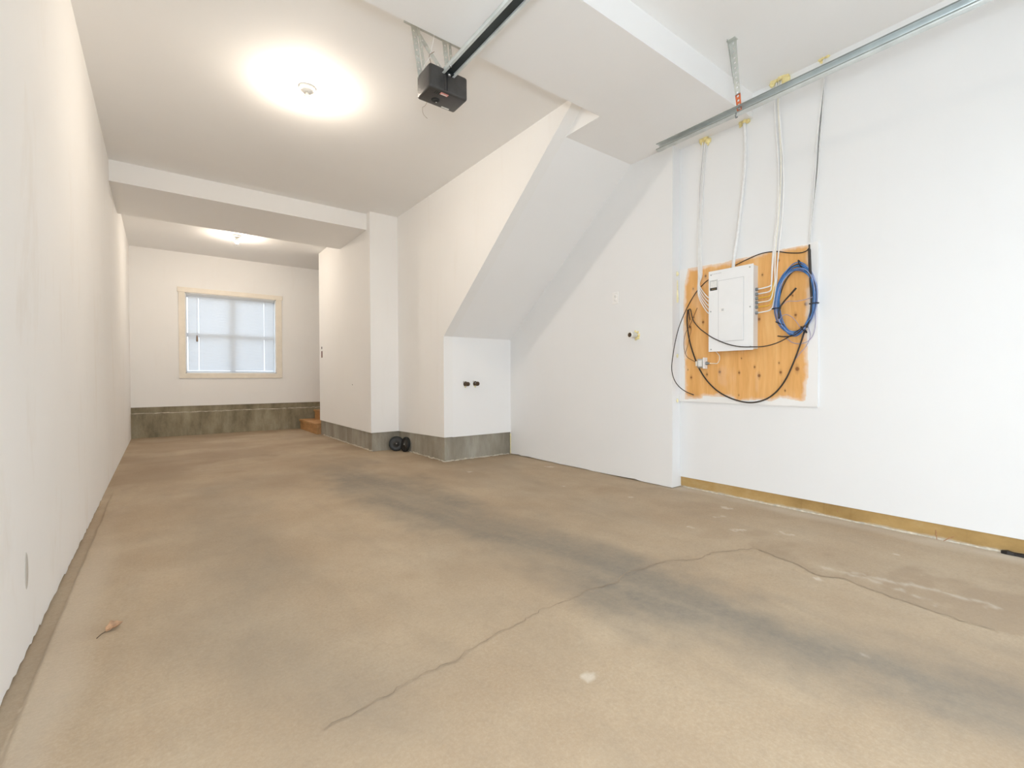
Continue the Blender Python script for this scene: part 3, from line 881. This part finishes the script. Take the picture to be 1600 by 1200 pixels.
fg = 'foam around the cable holes'
blobs('spray_foam', [(1097, 220, .024, .01), (1102, 216, .026, .012), (1106, 220, .024, .01), (1097, 225, .014, .006), (1106, 225, .013, .006)], 'yellow spray foam lump under bulkhead edge above cables beside jog corner', 'foam', fg)
blobs('spray_foam', [(1158, 193, .018, .01), (1163, 190, .022, .012), (1169, 189, .018, .01), (1157, 197, .012, .008)], 'yellow spray foam lump under bulkhead edge above the single thick grey cable', 'foam', fg)
blobs('spray_foam', [(1206, 133, .020, .015), (1208, 127, .026, .02), (1213, 122, .028, .02), (1219, 120, .030, .022), (1226, 117, .030, .022), (1229, 123, .026, .02), (1225, 127, .020, .012)], 'large arched yellow spray foam bead where ceiling meets right wall', 'foam', fg)
blobs('spray_foam', [(1283, 92, .016, .010), (1287, 88, .017, .012), (1293, 87, .016, .010), (1284, 97, .010, .006)], 'small pale yellow foam lump at ceiling above the blue coil cables', 'foam', fg)
ag = 'adhesive along the board edge'
for k, (u, v, r, lab) in enumerate([(1058.5, 428, .022, 'pale yellow adhesive dab at the upper corner of plywood board'), (1058.5, 556, .018, 'pale yellow adhesive dab halfway down plywood board edge beside transformer'), (1058.5, 626, .020, 'pale yellow adhesive dab at the lower corner of plywood board')]):
    p = px(u, v, 1, YR - .004)
    tag(MB().blob(p, r, seed=k + 50, rough=.22, scale=(.75, .35, 1)).build('adhesive_dab', 'adhesive'), lab, 'adhesive', ag)
p = [px(1058.5, v, 1, YR - .002) for v in (438, 445, 452, 459, 466, 473)]
tag(MB().tube(p, [.004, .007, .006, .008, .012, .008], 7).build('adhesive_streak', 'adhesive'), 'pale yellow adhesive streak running down the upper plywood board edge', 'adhesive', ag)

# breaker panel
PX = XD - .105                     # cover face
def C(u, v): return px(u, v, 0, PX)
cY1, cY0 = C(1107, 487).y, C(1177, 480).y
cZ0, cZ1 = 1.2145, 1.8875
bp_ = empty('breaker_panel', (XD - BT, (cY0 + cY1) / 2, cZ0)); tag(bp_, 'white steel electrical breaker panel mounted on the plywood board', 'breaker panel')
MB().box(PX + .006, XD - BT + .002, cY0 + .006, cY1 - .006, cZ0 + .010, cZ1 - .008).build('enclosure', 'panel_body', bp_)
cv = MB().box(PX, PX + .007, cY0, cY1, cZ0, cZ1).build('cover', 'panel_enamel', bp_, bevel=.0025)
dY1, dY0 = C(1123, 487).y, C(1161.5, 480).y
dZ1 = (C(1123, 440).z + C(1161, 432).z) / 2; dZ0 = (C(1123, 534).z + C(1161, 530.5).z) / 2
MB().box(PX - .0008, PX + .002, dY0 - .004, dY1 + .004, dZ0 - .004, dZ1 + .004).build('door_gap', 'panel_line', bp_)
dr = MB().box(PX - .005, PX + .001, dY0, dY1, dZ0, dZ1).build('door', 'panel_enamel', bp_, bevel=.002)
lt = C(1129, 484.5)
MB().box(PX - .0075, PX - .0045, lt.y - .022, lt.y + .024, lt.z - .020, lt.z + .020).build('latch', 'plate_white', dr, bevel=.0015)
MB().box(PX - .0095, PX - .007, lt.y - .014, lt.y + .004, lt.z - .008, lt.z + .010).build('latch_slider', 'panel_line', dr)
a, b = C(1109.5, 440), C(1120.5, 451)
MB().box(PX - .0010, PX + .001, b.y, a.y, b.z, a.z + .008).build('rating_sticker', 'sticker_white', cv)
for yy in (b.y, a.y):
    MB().box(PX - .0014, PX, yy - .0012, yy + .0012, b.z, a.z + .008).build('sticker_border', 'connector', cv)
for k in range(4):
    zz = a.z + .004 - k * .0016
    MB().box(PX - .0014, PX, b.y + .006, a.y - .006 - .004 * (k % 2), zz - .0012, zz - .0004).build('sticker_print', 'connector', cv)
a, b = C(1109.5, 450.5), C(1120.5, 453)
MB().box(PX - .0016, PX + .001, b.y, a.y, b.z, a.z).build('warning_strip', 'sticker_black', cv)
a = C(1115, 451.8)
MB().box(PX - .0020, PX, a.y - .020, a.y + .016, a.z - .0022, a.z + .0016).build('strip_print', 'tan_footing', cv)
for (u, v) in [(1111, 430), (1171.5, 417), (1172, 479), (1110.5, 487), (1111, 546), (1172.5, 541.5)]:
    q = C(u, v)
    MB().lathe([(.0, .004), (.005, .004), (.0065, .0)], (PX, q.y, q.z), (-1, 0, 0), 10).build('screw', 'steel', cv)
for k in range(9):
    q = C(1113.5 + k * 1.6, 428.6 - k * .30)
    MB().box(PX - .0009, PX + .001, q.y - .0026, q.y + .0026, q.z - .004, q.z + .004 - .002 * (k % 2)).build('printed_mark', 'panel_line', cv)
RV = [(1183, 452), (1183, 459.5), (1183, 466.2), (1183, 473), (1183, 480), (1181, 489)]
LV = [(1106.5, 465), (1106.5, 471), (1106.5, 477), (1106.5, 483), (1106.5, 489)]
cz = []
for (u, v) in RV:
    q = px(u, v, 1, cY0 + .004)
    zq = W(u, v, .05).z; cz.append(zq)
    MB().lathe([(.0, .020), (.010, .020), (.012, .012), (.013, .0)], (XD - .052, cY0 + .007, zq), (0, -1, 0), 10).build('cable_clamp', 'connector', bp_)
lz = []
for (u, v) in LV:
    zq = W(u, v, .05).z; lz.append(zq)
    MB().lathe([(.0, .018), (.009, .018), (.010, .010), (.011, .0)], (XD - .052, cY1 - .007, zq), (0, 1, 0), 10).build('cable_clamp', 'connector', bp_)


def cable(name, pts, r, mat, label, group=None, n=8, seg=8, cat='cable'):
    o = MB().tube(spline(pts, n), r, seg).build(name, mat)
    return tag(o, label, cat, group)


# white cables into the panel side towards the jog corner
for k in range(5):
    d = (k - 2) * .0085; j = .004 * math.sin(k * 2.4)
    base = [(1101, 222), (1099, 245), (1095, 290), (1094, 330), (1092.5, 375), (1093, 405), (1094, 430)]
    pts = []
    for i, (u, v) in enumerate(base):
        q = W(u, v, .010 if v < 385 else BT + .010)
        pts.append(q + Vector((-(k % 2) * .007, d * (1 if i else 1.6) + j * math.sin(i), 0)))
    tz = lz[4 - k] if False else lz[k]
    q = W(1093 - .4 * k, 446 + 4 * k, BT + .016); pts.append(q)
    pts.append(Vector((XD - .050, cY1 + .045, tz + .010)))
    pts.append(Vector((XD - .052, cY1 + .004, tz)))
    cable('white_cable', pts, .0046, 'cable_white', 'white electrical cable entering breaker panel on its side towards the jog corner', 'cables from foam beside jog corner')
# thick cable into the top of the panel
top = [W(u, v, .014) for u, v in [(1163, 193), (1164.5, 225), (1163, 270), (1158.5, 315), (1154, 355)]] + [W(1149.5, 385, BT + .016), W(1146.5, 408, .050), W(1145.5, 421, .055)]
cable('service_cable', top, .0135, 'cable_grey', 'single thick pale grey cable entering the top of breaker panel')
# cables into the panel side towards the coil
mats = ['cable_white', 'cable_white', 'cable_yellow', 'cable_cream', 'cable_yellow', 'cable_white']
for k in range(6):
    d = (k - 2.5) * .0085; j = .005 * math.sin(k * 1.7)
    base = [(1217, 128), (1214.5, 160), (1216.5, 200), (1219.5, 245), (1220, 290), (1217.5, 340), (1213, 385), (1210.5, 420), (1210, 440)]
    pts = []
    for i, (u, v) in enumerate(base):
        q = W(u, v, .010 if v < 370 else BT + .010)
        pts.append(q + Vector((-(k % 2) * .008, -d + j * math.sin(i * .9), 0)))
    if mats[k] == 'cable_yellow': pts = pts[-1:]
    if k == 5: pts.append(W(1208.5, 474, BT + .014))
    elif k >= 3: pts.append(W(1208.5, 446 + 5 * (k - 2), BT + .014))
    pts.append(Vector((XD - .046, cY0 - .10, cz[k] + .012)))
    pts.append(Vector((XD - .052, cY0 - .04, cz[k] + .001)))
    pts.append(Vector((XD - .052, cY0 - .006, cz[k])))
    lab = {'cable_white': 'white electrical cable entering breaker panel on its side towards the blue coil',
           'cable_cream': 'cream electrical cable entering breaker panel on its side towards the blue coil',
           'cable_yellow': 'yellow electrical cable entering breaker panel on its side towards the blue coil'}[mats[k]]
    cable({'cable_white': 'white_cable', 'cable_cream': 'cream_cable', 'cable_yellow': 'yellow_cable'}[mats[k]], pts, .0050, mats[k], lab, 'cables from the large foam bead')
# thin cables down to the coil
for k, (mat, dx) in enumerate([('cable_white', -3.2), ('cable_white', -1.2), ('cable_black', .6), ('cable_grey', 2.2)]):
    base = [(1288, 92), (1287, 130), (1284, 170), (1279, 220), (1275, 265), (1271, 310), (1267.5, 350), (1265, 385)]
    pts = [W(u + dx * (1.0 if i not in (0, 7) else .5) + 1.1 * math.sin(i * 1.3 + k), v, .010 + .004 * (k % 2)) for i, (u, v) in enumerate(base)]
    lab = ['thin white cable dropping from ceiling foam to the blue coil', 'thin white cable dropping from ceiling foam to the blue coil', 'thin black cable dropping from ceiling foam to the blue coil', 'thin grey cable dropping from ceiling foam to the blue coil'][k]
    cable({'cable_white': 'white_cable', 'cable_black': 'black_cable', 'cable_grey': 'grey_cable'}[mat], pts, .0020 if mat == 'cable_black' else .0032, mat, lab, 'thin cables from ceiling to coil')

OB = BT + .008
# black sheath from the cables into the coil
cable('black_sheath', [W(u, v, OB + .02) for u, v in [(1264.5, 382), (1265, 400), (1266, 425), (1267.5, 450), (1268, 475), (1266, 495), (1260, 512)]], [.005] * 4 + [.0095] * 20 + [.008] * 25, 'cable_black', 'thick black cable sheath hanging down into the blue coil')
# long black cables
A = [W(u, v, OB) for u, v in [(1265, 386), (1260, 392), (1250, 395), (1232, 395), (1212, 393), (1190, 396), (1168, 405), (1150, 414), (1136, 422), (1120, 431), (1106, 438), (1097, 446), (1086, 459), (1073, 482)]] + [W(u, v, o) for u, v, o in [(1062, 508, .085), (1056, 530, .14), (1052, 552, .155), (1049.5, 575, .155), (1053, 592, .14), (1061, 604, .09), (1072, 612, .045), (1084, 617, OB)]]
cable('black_cable', A, .0038, 'cable_black', 'thin black cable arching over the breaker panel and curling past the board edge')
B = [W(u, v, o) for u, v, o in [(1078, 500, OB), (1076, 486, OB), (1079, 484, OB + .01), (1083, 500, OB + .01), (1092, 512, .05), (1102, 520, .09), (1115, 528.5, .115), (1135, 537, .115), (1155, 541.5, .115), (1178, 542, .113), (1195, 541, .09), (1212, 536.5, .07), (1228, 529, .055), (1245, 518, .05), (1258, 508, .045)]]
cable('black_cable', B, .0042, 'cable_black', 'black cable sagging across the front of the breaker panel cover')
Cc = [W(u, v, OB) for u, v in [(1074.5, 484), (1073.5, 500), (1074.5, 515), (1078, 535), (1084, 555), (1092, 575), (1104, 594), (1120, 610), (1140, 621.5), (1162, 628), (1180, 628.5), (1198, 623), (1214, 611), (1228, 592), (1240, 566), (1249, 542), (1257, 518)]]
cable('black_cable', Cc, .0058, 'cable_black', 'thick black cable hanging in a deep loop below the breaker panel')
cable('brown_wire', [W(u, v, OB) for u, v in [(1089.5, 481), (1084, 494), (1078, 508), (1071, 521), (1068.5, 536), (1070, 550), (1074, 558), (1082, 563), (1092, 568)]], .0022, 'cable_brown', 'thin brown wire from panel side to the small transformer')
cable('brown_wire', [W(u, v, OB + .004) for u, v in [(1074, 486), (1078, 497), (1076, 508), (1080, 514), (1077, 528), (1074, 542), (1070, 553)]], .0018, 'cable_brown', 'short crumpled brown wire tail beside the transformer wire')

# coil of blue cable
ctr = W(1244, 468)
cc = empty('cable_coil', (XD - OB, ctr.y, ctr.z)); tag(cc, 'bundled coil of blue network cable tied on the plywood board', 'cable coil')
rnd = random.Random(21)
cm = ['cable_blue'] * 9 + ['cable_pale_blue'] * 3 + ['cable_black'] * 2
for k in range(14):
    rx = 30.0 + rnd.uniform(-3.0, 3.2); ry = 52 + rnd.uniform(-4, 4.5); ox = rnd.uniform(-1.2, 1.2); oy = rnd.uniform(-2, 2)
    ph = rnd.uniform(0, 6.28); dep = OB + .004 + (k % 4) * .007
    pts = []
    for i in range(28):
        a = 2 * math.pi * i / 28
        wob = 1 + .030 * math.sin(2 * a + ph) + .02 * math.sin(3 * a + ph * 2)
        ex, ey = rx * math.cos(a) * wob, ry * math.sin(a) * wob
        rot = math.radians(9)
        u = 1244 + ox + ex * math.cos(rot) - ey * math.sin(rot) * .55
        v = 468 + oy + ex * math.sin(rot) * .3 + ey
        pts.append(W(u, v, dep + .004 * math.sin(a * 2 + ph)))
    MB().tube(spline(pts, 3, True), .0036 if k < 12 else .0042, 6, closed=True).build('loop', cm[k], cc)
for (u, v, ang) in [(1272, 474, 0), (1218, 505, .5), (1250, 412, 1.2), (1256, 515, .9), (1213, 482, 0)]:
    q = W(u, v, OB + .014)
    ring = []
    for i in range(12):
        a = 2 * math.pi * i / 12
        l = .030 * math.cos(a)
        ring.append(q + Vector((-.019 * math.sin(a), l * math.cos(ang), l * math.sin(ang))))
    MB().tube(ring, .0042, 6, closed=True).build('cable_tie', 'black_plastic', cc)
cable('black_cable', [W(u, v, OB + .034) for u, v in [(1244, 450), (1236, 459), (1226, 470), (1219, 480), (1217, 489), (1217, 498)]], [.0075] * 10 + [.006] * 31, 'cable_black', 'short stiff black cable end poking into the middle of blue coil')
cable('violet_wire', [W(u, v, OB + .03) for u, v in [(1220, 478), (1230, 471), (1245, 470.5), (1258, 468), (1270, 464)]], .0022, 'cable_violet', 'thin violet wire crossing the middle of the blue coil')
cable('violet_wire', [W(u, v, OB + .03) for u, v in [(1217, 502), (1222, 494), (1229, 491.5), (1237, 495), (1244, 502), (1250, 511)]], .0022, 'cable_violet', 'thin violet wire curling low inside the blue coil')
cable('violet_wire', [W(u, v, OB) for u, v in [(1271, 470), (1274, 490), (1274, 508), (1270, 524), (1261, 534), (1248, 537), (1236, 534), (1225, 524)]], .0026, 'cable_violet', 'thin violet cable drooping around the bottom of blue coil')
cable('violet_wire', [W(u, v, OB) for u, v in [(1263, 510), (1266, 525), (1260, 540), (1250, 552), (1244, 560)]], .0022, 'cable_violet', 'thin violet wire tail hanging below the blue coil')
cable('black_cable', [W(u, v, OB + .03) for u, v in [(1258, 508), (1248, 519), (1236, 525), (1224, 526), (1215, 525)]], .0045, 'cable_black', 'short black cable tail lying under the blue coil')

# bell transformer
tq = W(1099, 568, BT)
tf = empty('bell_transformer', (XD - BT, tq.y, tq.z)); tag(tf, 'small metal bell transformer on the board below the breaker panel', 'transformer')
MB().bevbox(XD - BT - .050, XD - BT, tq.y - .028, tq.y + .030, tq.z - .040, tq.z + .040, .004, 2).build('core', 'steel', tf)
MB().box(XD - BT - .058, XD - BT - .004, tq.y - .040, tq.y - .030, tq.z - .046, tq.z + .050).build('mounting_plate', 'panel_enamel', tf)
MB().box(XD - BT - .0515, XD - BT - .048, tq.y - .016, tq.y + .020, tq.z - .026, tq.z + .026).build('label', 'sticker_white', tf)
MB().box(XD - BT - .040, XD - BT - .010, tq.y + .028, tq.y + .050, tq.z - .022, tq.z + .020).build('terminal_block', 'cable_cream', tf)
MB().lathe([(.0, .034), (.007, .034), (.009, .018), (.015, .016), (.015, .0)], (XD - BT - .026, tq.y - .038, tq.z), (0, -1, 0), 12).build('conduit_nut', 'connector', tf)
cable('white_wire', [Vector((XD - BT - .026, tq.y - .065, tq.z)), W(1116, 568, OB + .01), W(1121, 567.5, OB + .008), W(1124, 562, OB + .008), W(1123.5, 555, OB + .01), Vector((XD - .05, W(1122, 551).y, cZ0 + .012))], .0032, 'cable_cream', 'short cream wire between transformer and breaker panel bottom')

# ------------------------------------------------------------------ fittings on the walls
q = px(962, 466, 0, XC)
ou = empty('wall_outlet', (XC, q.y, q.z)); tag(ou, 'white duplex outlet plate high on the wall beside the jog corner', 'outlet')
MB().box(XC - .006, XC + .002, q.y - .037, q.y + .037, q.z - .060, q.z + .060).build('cover_plate', 'plate_white', ou, bevel=.0025)
for dz in (-.020, .020):
    s = MB().bevbox(XC - .0085, XC - .004, q.y - .017, q.y + .017, q.z + dz - .014, q.z + dz + .014, .002, 2).build('socket', 'plate_white', ou)
    for dy in (-.007, .007):
        MB().box(XC - .0090, XC - .008, q.y + dy - .0018, q.y + dy + .0018, q.z + dz - .002, q.z + dz + .007).build('slot', 'connector', s)
    MB().lathe([(.0, .0007), (.003, .0005), (.003, -.001)], (XC - .0085, q.y, q.z + dz - .008), (-1, 0, 0), 8).build('slot', 'connector', s)
MB().lathe([(.0, .0025), (.003, .002), (.003, 0)], (XC - .006, q.y, q.z), (-1, 0, 0), 8).build('screw', 'steel', ou)

q = px(993, 524, 0, XC)
vp = empty('pipe_stub', (XC, q.y, q.z)); tag(vp, 'short white capped pipe stub with yellow foam below the wall outlet', 'pipe')
PR = .026
MB().lathe([(PR, -.01), (PR, .062), (PR + .004, .064), (PR + .004, .088), (PR, .090), (PR - .005, .088), (PR - .005, .078), (.0, .077)], (XC, q.y, q.z), (-1, 0, 0), 24).build('pipe', 'pvc_white', vp)
MB().lathe([(PR - .0045, .0885), (.012, .087), (.010, .080), (.0, .080)], (XC, q.y, q.z), (-1, 0, 0), 20).build('pipe_plug', 'brass_dark', vp)
mb = MB()
for k, (dy, dz, r) in enumerate([(-.030, -.026, .016), (-.008, -.036, .013), (-.042, .0, .012), (-.03, .028, .012), (.0, .038, .010)]):
    mb.blob((XC - .004, q.y + dy, q.z + dz), r, 80 + k, rough=.25, scale=(.7, 1, 1))
mb.build('foam_collar', 'spray_foam', vp)

for k, (u, v) in enumerate([(727.5, 600), (742.5, 599.5)]):
    q = px(u, v, 1, YQ)
    h = empty('pipe_valve', (q.x, YQ, q.z)); tag(h, 'dark brass pipe valve sticking out of the low stair end wall', 'valve', 'pipe valves on the stair end wall')
    MB().lathe([(.030, -.01), (.032, .002), (.026, .006), (.014, .008), (.014, .035), (.024, .037), (.026, .042), (.026, .060), (.022, .066), (.008, .067), (.0, .064)], (q.x, YQ, q.z), (0, -1, 0), 20).build('spout', 'brass_dark', h)
    MB().tube([(q.x - .028, YQ - .045, q.z + .012), (q.x - .014, YQ - .047, q.z + .006), (q.x + .01, YQ - .048, q.z)], [.009, .006, .005], 8).build('handle', 'brass_dark' if k == 0 else 'connector', h)
    MB().blob((q.x - .006, YQ - .004, q.z - .034), .013, 33 + k, rough=.25).build('sealant', 'adhesive', h)
    MB().blob((q.x - .026, YQ - .004, q.z + .026), .010, 43 + k, rough=.25).build('sealant', 'patch_filler', h)

lk = empty('strike_plate', (XA, sp_.y, sp_.z)); tag(lk, 'dark reddish latch slot on the pier wall end near the steps', 'latch plate')
MB().box(XA - .003, XA + .001, sp_.y - .045, sp_.y + .045, sp_.z - .075, sp_.z + .135).build('plate', 'paint_wall', lk, bevel=.001)
MB().bevbox(XA - .006, XA, sp_.y - .034, sp_.y + .034, sp_.z - .060, sp_.z + .056, .004, 2).build('slot', 'red_brown', lk)
MB().lathe([(.0, .006), (.022, .006), (.024, .0)], (XA, sp_.y, sp_.z + .112), (-1, 0, 0), 12).build('hole', 'dark_hole', lk)

# ------------------------------------------------------------------ two wheels in the concrete corner
def wheel(loc, rot, label, r=.102):
    o = empty('small_wheel', loc); tag(o, label, 'wheel', 'loose wheels in the concrete corner'); o.rotation_euler = rot
    MB().lathe([(r - .022, -.016), (r - .006, -.017), (r, -.010), (r, .010), (r - .006, .017), (r - .022, .016)], (0, 0, 0), (0, 1, 0), 36).build('tyre', 'wheel_rubber', o, rnd=True)
    hub = MB().lathe([(.010, -.020), (.020, -.020), (.022, -.012), (r - .030, -.009), (r - .020, -.014), (r - .020, .014), (r - .030, .009), (.022, .012), (.020, .020), (.010, .020), (.010, -.020)], (0, 0, 0), (0, 1, 0), 36).build('hub', 'wheel_hub', o, rnd=True)
    MB().lathe([(.0, -.0235), (.006, -.0235), (.0075, -.018), (.0075, .018), (.0, .0235)], (0, 0, 0), (0, 1, 0), 12).build('axle_bolt', 'steel', hub, rnd=True)
    return o


w1 = fl_px(619.5, 704.5)
wheel((w1.x, w1.y - .0, .101), (math.radians(-6), 0, math.radians(-20)), 'small black wheel standing face-on in the concrete corner')
w2 = fl_px(632.5, 705.5)
wheel((XB + .014 - .040, w2.y - .02, .100), (math.radians(-10), 0, math.radians(-86)), 'small black wheel turned edgewise in the concrete corner')

# ------------------------------------------------------------------ leaf on the floor
l0 = fl_px(164.5, 988.5); l1 = fl_px(191.5, 976.5); ls = fl_px(151, 999)
lf = empty('dry_leaf', (l0.x, l0.y, 0)); tag(lf, 'curled dry brown leaf with stem lying on the floor near left wall', 'leaf')
dirv = (l1 - l0); LL = dirv.length; dirv.normalize(); sd = Vector((-dirv.y, dirv.x, 0))
vs = []; fs = []
NU, NV = 14, 8
for i in range(NU + 1):
    s = i / NU
    wdt = .021 * math.sin(math.pi * (s ** .8)) ** .8 * (1 + .12 * math.sin(s * 17)) + .0008
    for j in range(NV + 1):
        tq_ = -1 + 2 * j / NV
        ang = tq_ * 1.25
        lat = math.sin(ang) * wdt * .75; hgt = (1 - math.cos(ang)) * wdt * 1.15 * (1.25 if tq_ > 0 else .55)
        p = l0 + dirv * (s * LL) + sd * lat + Vector((0, 0, .004 + hgt + .010 * s * s + .002 * math.sin(9 * s + 3 * tq_)))
        vs.append(p)
for i in range(NU):
    for j in range(NV):
        a = i * (NV + 1) + j
        fs.append((a, a + 1, a + NV + 2, a + NV + 1))
bld = MB().add(vs, fs, True).build('blade', 'leaf_tan', lf)
md = bld.modifiers.new('thick', 'SOLIDIFY'); md.thickness = .0009
MB().tube([l0 + dirv * (s * LL) + Vector((0, 0, .0035 + .010 * s * s)) for s in np.linspace(0, .95, 8)], [.0016 - .0012 * s for s in np.linspace(0, 1, 8)], 6).build('midrib', 'leaf_dark', lf)
MB().tube(spline([ls + Vector((0, 0, .004)), ls.lerp(l0, .5) + Vector((0, 0, .006)), l0 + Vector((0, 0, .004))], 6), .0014, 6).build('stem', 'leaf_dark', lf)

# ------------------------------------------------------------------ debris at the right footing
e0 = fl_px(1564, 864); e1 = Vector((XD - .012, -.25, 0))
bar = MB()
dv = (e1 - e0).normalized(); nv = Vector((-dv.y, dv.x, 0))
prof_ = [(0, .010, .010), (.025, .014, .014), (.05, .011, .011), (.08, .012, .012), ((e1 - e0).length, .012, .012)]
vs = []; fs = []
for (s, hw, hh) in prof_:
    c = e0 + dv * s
    for (a, z) in ((-hw, .001), (-hw * .8, hh * 1.6), (hw * .8, hh * 1.6), (hw, .001)):
        vs.append(c + nv * a + Vector((0, 0, z)))
for i in range(len(prof_) - 1):
    for k in range(4):
        fs.append((4 * i + k, 4 * i + (k + 1) % 4, 4 * i + 4 + (k + 1) % 4, 4 * i + 4 + k))
fs += [(0, 1, 2, 3), (16, 17, 18, 19)]
tag(bar.add(vs, fs).build('metal_bar', 'iron_black', bevel=.002), 'black metal bar lying on the floor against the tan footing', 'bar')
for k, (u0, v0, u1, v1, lab) in enumerate([(1474, 846, 1491, 838, 'reddish wood splinter leaning on the tan footing'), (1462, 828, 1464, 841, 'thin dark splinter standing against the tan footing'), (1308, 797, 1311, 806, 'short brown splinter at the tan footing nearer the jog corner')]):
    a = fl_px(u0, v0); b = px(u1, v1, 0, XD - .002)
    if k: a, b = px(u0, v0, 0, XD + .004), fl_px(u1, v1 + 3)
    a.z = max(a.z, .003); b.z = max(b.z, .003)
    tag(MB().tube([a, a.lerp(b, .5) + Vector((-.002, 0, .002)), b], [.0018, .003, .0012], 5).build('wood_splinter', 'splinter'), lab, 'splinter', 'splinters at the tan footing')
